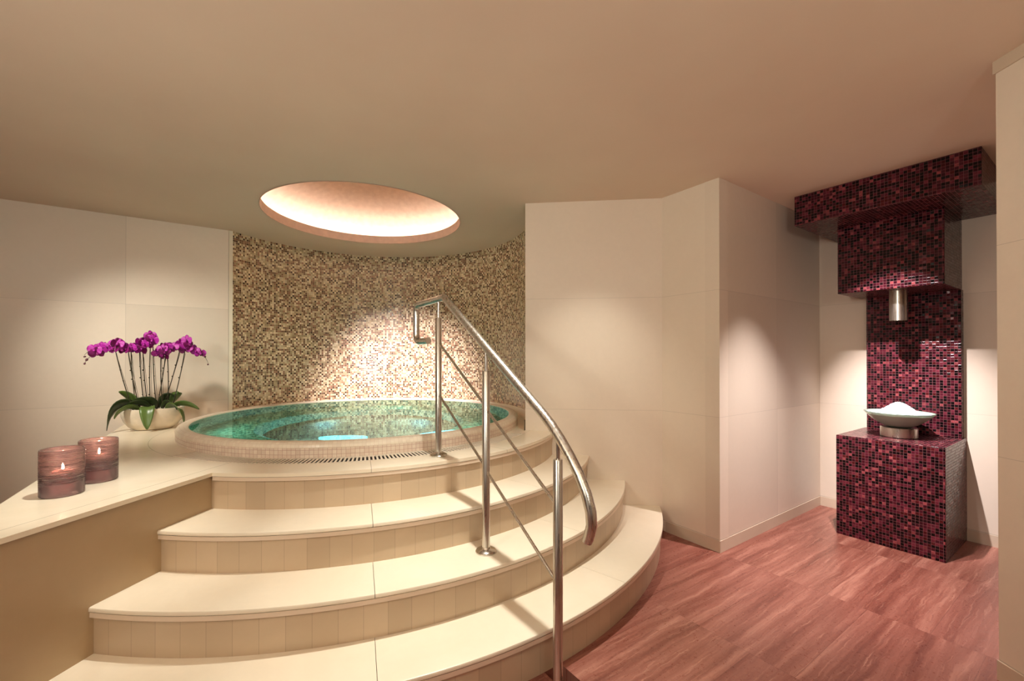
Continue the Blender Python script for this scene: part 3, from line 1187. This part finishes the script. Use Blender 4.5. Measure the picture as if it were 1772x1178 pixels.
def leaf(pts, width, mat, roll=0.0, fold=.25):
    """a thick strap leaf along a 3D path"""
    pts = [Vector(p) for p in pts]
    # resample by quadratic bezier chain
    path = []
    n = 14
    for i in range(n+1):
        w = i/n
        if len(pts) == 3:
            path.append(pts[0]*(1-w)**2+pts[1]*2*w*(1-w)+pts[2]*w*w)
        else:
            path.append(pts[0]*(1-w)**3+pts[1]*3*w*(1-w)**2+pts[2]*3*w*w*(1-w)+pts[3]*w**3)
    bm = bmesh.new()
    rows = []
    for i, p in enumerate(path):
        w = i/n
        d = (path[min(i+1, n)]-path[max(i-1, 0)]).normalized()
        side = d.cross(Vector((0, 0, 1)))
        if side.length < .2:
            side = last
        side.normalize()
        last = side
        up = side.cross(d).normalized()
        side, up = side*math.cos(roll)+up*math.sin(roll), up*math.cos(roll)-side*math.sin(roll)
        wd_ = width*(math.sin(PI*min(1, (w*.93+.07)))**.55)*(.55+.45*min(1, w*2.2))
        if i == n:
            wd_ = width*.12
        row = []
        for k in range(-3, 4):
            f = k/3
            row.append((p+side*wd_*f+up*(abs(f)*wd_*fold), up))
        rows.append(row)
    top = [[bm.verts.new(c+u*.0012) for c, u in r] for r in rows]
    bot = [[bm.verts.new(c-u*.0012) for c, u in r] for r in rows]
    for i in range(n):
        for k in range(6):
            bm.faces.new((top[i][k], top[i+1][k], top[i+1][k+1], top[i][k+1]))
            bm.faces.new((bot[i][k], bot[i][k+1], bot[i+1][k+1], bot[i+1][k]))
        bm.faces.new((top[i][0], bot[i][0], bot[i+1][0], top[i+1][0]))
        bm.faces.new((top[i][6], top[i+1][6], bot[i+1][6], bot[i][6]))
    bm.faces.new([v_ for v_ in top[0]]+[v_ for v_ in bot[0][::-1]])
    bm.faces.new([v_ for v_ in top[n][::-1]]+[v_ for v_ in bot[n]])
    bmesh.ops.recalc_face_normals(bm, faces=bm.faces[:])
    return link_mesh('leaf', bm, mat, orch, smooth=True)


# the camera looks along roughly +Y here; u runs left-to-right in the picture, -v comes to the viewer
leaves = [
    ((-.08, 0, .16), (-.16, 0, .25), (-.24, -.02, .20), (-.262, -.06, .02), .046, 'leaf2'),
    ((-.07, -.03, .15), (-.13, -.09, .215), (-.19, -.12, .17), (-.215, -.13, .11), .030, 'leaf'),
    ((-.09, .02, .16), (-.10, .03, .21), (-.15, .03, .27), (-.205, .02, .30), .032, 'leaf'),
    ((-.02, -.03, .15), (-.03, -.10, .22), (-.035, -.15, .17), (-.03, -.165, .02), .038, 'leaf'),
    ((-.01, -.01, .16), (-.06, -.03, .225), (-.11, -.06, .21), (-.15, -.07, .205), .028, 'leaf2'),
    ((.02, 0, .16), (.01, -.03, .23), (-.05, -.05, .235), (-.11, -.05, .235), .030, 'leaf2'),
    ((.05, -.01, .15), (.08, -.04, .24), (.12, -.09, .20), (.145, -.11, .15), .028, 'leaf2'),
    ((.08, -.03, .15), (.12, -.08, .20), (.17, -.13, .17), (.19, -.150, .045), .046, 'leaf'),
    ((.10, .0, .15), (.15, -.02, .21), (.22, -.03, .19), (.29, -.04, .135), .026, 'leaf'),
    ((.09, .02, .16), (.12, .03, .22), (.16, .03, .27), (.15, .02, .285), .034, 'leaf'),
    ((.03, .03, .16), (.06, .03, .24), (.09, .02, .26), (.13, .01, .245), .032, 'leaf2'),
    ((-.03, .04, .16), (-.06, .06, .24), (-.12, .07, .22), (-.17, .07, .18), .030, 'leaf2'),
]
for p0, p1, p2, p3, wv, mk in leaves:
    du, dv = p3[0]-p0[0], p3[1]-p0[1]
    k_ = du/max(.001, math.hypot(du, dv))
    leaf([ol(*p0), ol(*p1), ol(*p2), ol(*p3)], wv*1.22, M[mk], roll=rad(48)*k_)


def flower_mesh(seed, mat_i):
    """phalaenopsis bloom facing +Y local: two broad petals, three sepals, lip and column"""
    rnd = random.Random(seed)
    bm = bmesh.new()

    def petal(a_, L_, Wd, cup, zf):
        n, m_ = 6, 4
        top, bot = [], []
        for i in range(n+1):
            w = i/n
            rr_ = .003+L_*w
            ww = Wd*math.sin(PI*min(.97, .10+.80*w))**.7*(.35+.65*math.sin(PI*min(1, w*.62+.05)))
            if i == n:
                ww = Wd*.28
            t_, b_ = [], []
            for k in range(-m_//2, m_//2+1):
                f = k/(m_/2)
                x_, y_ = rr_, f*ww
                zz = cup*(w*w)*L_-abs(f)*ww*.12+math.sin(w*7+f*3+seed)*.0012+zf
                X = x_*math.cos(a_)-y_*math.sin(a_)
                Z = x_*math.sin(a_)+y_*math.cos(a_)
                t_.append(bm.verts.new((X, -zz, Z)))
                b_.append(bm.verts.new((X, -zz+.0007, Z)))
            top.append(t_)
            bot.append(b_)
        for i in range(n):
            for k in range(m_):
                bm.faces.new((top[i][k], top[i+1][k], top[i+1][k+1], top[i][k+1]))
                bm.faces.new((bot[i][k], bot[i][k+1], bot[i+1][k+1], bot[i+1][k]))
            for k, s_ in ((0, 1), (m_, -1)):
                q = (top[i][k], bot[i][k], bot[i+1][k], top[i+1][k])
                bm.faces.new(q if s_ > 0 else q[::-1])
        bm.faces.new(top[n]+bot[n][::-1])
    j = lambda s: rnd.uniform(-s, s)
    for a_ in (90, 215, 325):
        petal(rad(a_+j(6)), .032+j(.003), .013, .10+j(.12), .0)
    for a_ in (172, 8):
        petal(rad(a_+j(7)), .034+j(.003), .024, .12+j(.15), .0018)
    # lip
    mt = Matrix.Translation((0, -.010, -.008)) @ Matrix.Diagonal((.007, .010, .008, 1))
    bmesh.ops.create_icosphere(bm, subdivisions=2, radius=1, matrix=mt)
    mt = Matrix.Translation((0, -.008, .003)) @ Matrix.Diagonal((.004, .007, .004, 1))
    bmesh.ops.create_icosphere(bm, subdivisions=2, radius=1, matrix=mt)
    me = bpy.data.meshes.new('flower')
    bm.to_mesh(me)
    bm.free()
    me.materials.append(M['petal' if mat_i else 'petal2'])
    for p_ in me.polygons:
        p_.use_smooth = True
    return me


FL = [flower_mesh(s, s % 3 != 0) for s in range(6)]
bmb = bmesh.new()
bmesh.ops.create_icosphere(bmb, subdivisions=2, radius=1, matrix=Matrix.Diagonal((.009, .009, .012, 1)))
BUD = bpy.data.meshes.new('bud')
bmb.to_mesh(BUD); bmb.free()
BUD.materials.append(M['bud'])
for p_ in BUD.polygons:
    p_.use_smooth = True

# each flower spike: foot (u,v), knee (u,v,w), arching tip (u,v,w), number of blooms, buds at the tip
spikes = [
    ((-.115, -.02), (-.215, -.03, .585), (-.385, -.05, .60), 5, 4, .44),
    ((-.100, .02), (-.135, .02, .60), (-.395, .03, .665), 5, 4, .50),
    ((-.075, -.02), (-.145, -.03, .58), (-.20, -.07, .66), 5, 1, .5),
    ((-.050, .01), (-.085, .01, .62), (-.03, -.05, .66), 5, 0, .5),
    ((-.015, -.01), (-.020, -.02, .62), (.02, -.08, .70), 5, 0, .5),
    ((-.03, .03), (-.065, .03, .58), (-.13, -.03, .64), 5, 0, .5),
    ((.06, -.02), (.045, -.03, .57), (.09, -.09, .61), 4, 0, .5),
    ((.020, .02), (-.005, .02, .64), (.00, -.03, .72), 4, 0, .5),
    ((.015, -.01), (.075, -.02, .60), (.14, -.07, .63), 5, 0, .5),
    ((.085, .0), (.085, -.01, .56), (.13, -.05, .66), 5, 0, .5),
    ((.050, .02), (.165, .02, .63), (.25, -.02, .68), 4, 0, .5),
    ((.110, -.01), (.195, -.01, .61), (.35, -.03, .60), 6, 4, .5),
]
rnd = random.Random(5)
for si, ((fu, fv), kn, tp, nb, nbud, kk) in enumerate(spikes):
    p0 = ol(fu, fv, .14)
    pk = ol(*kn)
    pt = ol(*tp)
    pts = []
    for i in range(12):
        w = i/11
        mid = (p0+pk)/2+(bx.to_3d()*(.012 if fu > kn[0] else -.012))*-1
        pts.append(p0*(1-w)**2+mid*2*w*(1-w)+pk*w*w)
    top = pk+Vector((0, 0, .05))+(pt-pk)*.45
    arch = []
    drop = pt+Vector((0, 0, -.02 if nbud < 2 else -.09))
    for i in range(1, 15):
        w = i/14
        arch.append(pk*(1-w)**3+(pk+Vector((0, 0, .05)))*3*w*(1-w)**2+(pt+(pk-pt)*.25+Vector((0, 0, .035)))*3*w*w*(1-w)+drop*w**3)
    full = pts+arch
    bm = bmesh.new()
    rad_ = [.0032]*len(pts)+[.0026-.0014*i/14 for i in range(1, 15)]
    tube(bm, full, rad_, 8)
    # support cane beside the stem and small nodes
    tube(bm, [p0+Vector((.008, 0, 0)), pk+Vector((.002, .004, -.02))], .0013, 6)
    for w in (.3, .55, .8):
        q = pts[int(w*11)]
        bmesh.ops.create_icosphere(bm, subdivisions=1, radius=.0055, matrix=Matrix.Translation(q+Vector((rnd.uniform(-.005, .005), -.003, 0))))
    st = link_mesh('flower_spike', bm, M['stem'], orch, smooth=True)
    for b_ in range(nb):
        w = (b_+.6)/(nb+.2)
        if nbud > 1:
            w *= .78
        q = arch[min(13, int(w*13))]
        sgn = 1 if b_ % 2 else -1
        me = FL[(si*3+b_) % len(FL)]
        f = bpy.data.objects.new('flower', me)
        COL.objects.link(f)
        f.parent = st
        off = Vector((rnd.uniform(-.012, .012), -.016+rnd.uniform(-.02, .008), rnd.uniform(-.014, .02)))
        f.location = q+off-orch.location
        f.rotation_euler = (rnd.uniform(-.45, .35), rnd.uniform(-.4, .4), rad(38)+sgn*rnd.uniform(.05, .8))
        sc_ = rnd.uniform(.95, 1.22)
        f.scale = (sc_, sc_, sc_)
    for b_ in range(nbud):
        q = arch[13-b_*2] if b_*2 < 9 else arch[5]
        f = bpy.data.objects.new('bud', BUD)
        COL.objects.link(f)
        f.parent = st
        f.location = q+Vector((rnd.uniform(-.008, .008), rnd.uniform(-.01, .0), rnd.uniform(-.014, .006)))-orch.location
        f.rotation_euler = (rnd.uniform(-1, 1), rnd.uniform(-1, 1), 0)
        k_ = .7+.22*b_
        f.scale = (k_, k_, k_)

# ------------------------------------------------------------------ lights
def spot(name, loc, aim, watts, cone, blend, size, col=(1, .95, .82)):
    l = bpy.data.lights.new(name, 'SPOT')
    l.energy = watts
    l.spot_size = rad(cone)
    l.spot_blend = blend
    l.shadow_soft_size = size
    l.color = col
    o = bpy.data.objects.new(name, l)
    COL.objects.link(o)
    o.location = loc
    o.rotation_euler = (Vector(aim)-Vector(loc)).to_track_quat('-Z', 'Y').to_euler()
    return o


def area(name, loc, aim, watts, size, col=(1, .95, .82)):
    l = bpy.data.lights.new(name, 'AREA')
    l.energy = watts
    l.shape = 'DISK'
    l.size = size
    l.color = col
    o = bpy.data.objects.new(name, l)
    COL.objects.link(o)
    o.location = loc
    o.rotation_euler = (Vector(aim)-Vector(loc)).to_track_quat('-Z', 'Y').to_euler()
    return o


ZL = CEIL-.03
spot('stair_spot', (.0, 1.86, ZL), (-.06, 1.82, 0), 142, 76, 1, .02, (1, .985, .89))
spot('ledge_spot', (-1.40, 1.76, ZL), (-1.76, 1.80, .72), 95, 44, 1, .02, (1, .985, .89))
spot('orchid_spot', (-2.95, 1.95, ZL), (-2.75, 3.65, 1.0), 150, 66, 1, .07)
spot('wall_spot', (.55, 2.25, ZL), (.62, 3.25, .80), 36, 56, 1, .02)
spot('pool_spot', (-.95, 2.55, ZL), (-1.20, 5.1, .70), 880, 46, 1, .03, (1, .86, .92))
spot('fountain_spot', (*W(-1.38, .72), ZL), (*W(-1.20, .42), 0), 270, 66, 1, .02, (1, .90, .88))
spot('ice_spot', (*W(-1.28, .60), ZL), (*W(-.30, .60), .98), 380, 44, 1, .012, (1, .90, .90))
area('rear_fill', (-.4, -.9, CEIL-.06), (-.4, -.9, 0), 6, .9)  # added soft fill behind the viewer, not a known fixture
area('uplight', (-1.8, -.7, 1.9), (-1.0, .6, 3), 38, .5)  # added fill aimed upward, lifts ceiling and wall brightness
area('uplight', (.6, -.8, 1.9), (.2, .5, 3), 18, .5)  # second added upward fill, weaker
for i, deg in enumerate((-112, -66, 60, 140)):
    x, y = PC[0]+.70*math.cos(rad(deg)), PC[1]+.70*math.sin(rad(deg))
    spot('underwater_lamp', (x, y, .20), (PC[0], PC[1], .05), 15, 150, .6, 0, (.25, .80, 1))
for i, deg in enumerate((-150, -20, 90)):
    x, y = PC[0]+1.16*math.cos(rad(deg)), PC[1]+1.16*math.sin(rad(deg))
    spot('seat_fill', (x, y, .62), (PC[0], PC[1], .3), 7, 150, .8, 0, (.35, 1, .85))  # added underwater fill, stands in for light blocked by the water surface

wd_ = bpy.data.worlds.new('World')
bpy.context.scene.world = wd_
wd_.use_nodes = True
wd_.node_tree.nodes['Background'].inputs[0].default_value = (0, 0, 0, 1)

SL = {'floor': 'veined red travertine floor around the foot of the steps', 'ceiling': 'smooth tan plaster ceiling with round opening over the pool',
      'wall_left': 'long cream panelled wall behind the orchid bowl', 'wall_back': 'cream panelled wall right of the curved mosaic lit by a spot',
      'wall_column': 'narrow cream wall face between the back wall and the outer corner', 'wall_centre': 'cream wall face running from the outer corner into the fountain alcove',
      'wall_alcove': 'cream wall at the rear of the fountain alcove', 'wall_right': 'near cream pillar at the right edge of the picture',
      'wall_front': 'wall behind the viewer, given a dark finish to cut bounced light', 'wall_end': 'cream end wall out of view on the left', 'wall_far': 'cream side wall hidden behind the near pillar',
      'wall_mosaic': 'curved cream and brown mosaic wall wrapping the pool', 'trim_1': 'thin cornice on top of the near right pillar',
      'trim_2': 'narrow pale ledge between pool rim and curved mosaic wall', 'trim_3': 'thin pale vertical strip at the left end of the mosaic wall',
      'baseboard_column': 'stone skirting below the narrow wall face beside the steps', 'baseboard_centre': 'stone skirting below the wall running into the alcove',
      'baseboard_alcove': 'stone skirting at the rear of the fountain alcove', 'baseboard_right': 'stone skirting at the foot of the near right pillar',
      'baseboard_left': 'stone skirting at the foot of the left wall behind the ledge'}
for k_, v_ in SL.items():
    o = bpy.data.objects.get(k_)
    if o:
        o['label'] = v_
        o['category'] = k_.split('_')[0]

# ------------------------------------------------------------------ camera
cam = bpy.data.cameras.new('camera')
co = bpy.data.objects.new('camera', cam)
COL.objects.link(co)
F = 749.66
cam.sensor_fit = 'HORIZONTAL'
cam.sensor_width = 36
cam.lens = F/1772*36
cam.shift_x = (886-878.31)/1772
cam.shift_y = (614.17-589)/1772
cam.clip_start = .02
co.location = (0, 0, 1.28)
co.rotation_euler = (rad(90)+.005, 0, 0)
sc = bpy.context.scene
sc.camera = co
sc.view_settings.view_transform = 'Standard'
sc.view_settings.look = 'None'
sc.view_settings.exposure = 0.36
sc.view_settings.gamma = 1
sc.view_settings.use_curve_mapping = False
sc.cycles.use_denoising = True
sc.cycles.max_bounces = 14
sc.cycles.diffuse_bounces = 6
sc.cycles.glossy_bounces = 5
sc.cycles.transmission_bounces = 8
sc.cycles.transparent_max_bounces = 16
sc.cycles.sample_clamp_indirect = 6
sc.cycles.caustics_refractive = True
sc.cycles.caustics_reflective = False
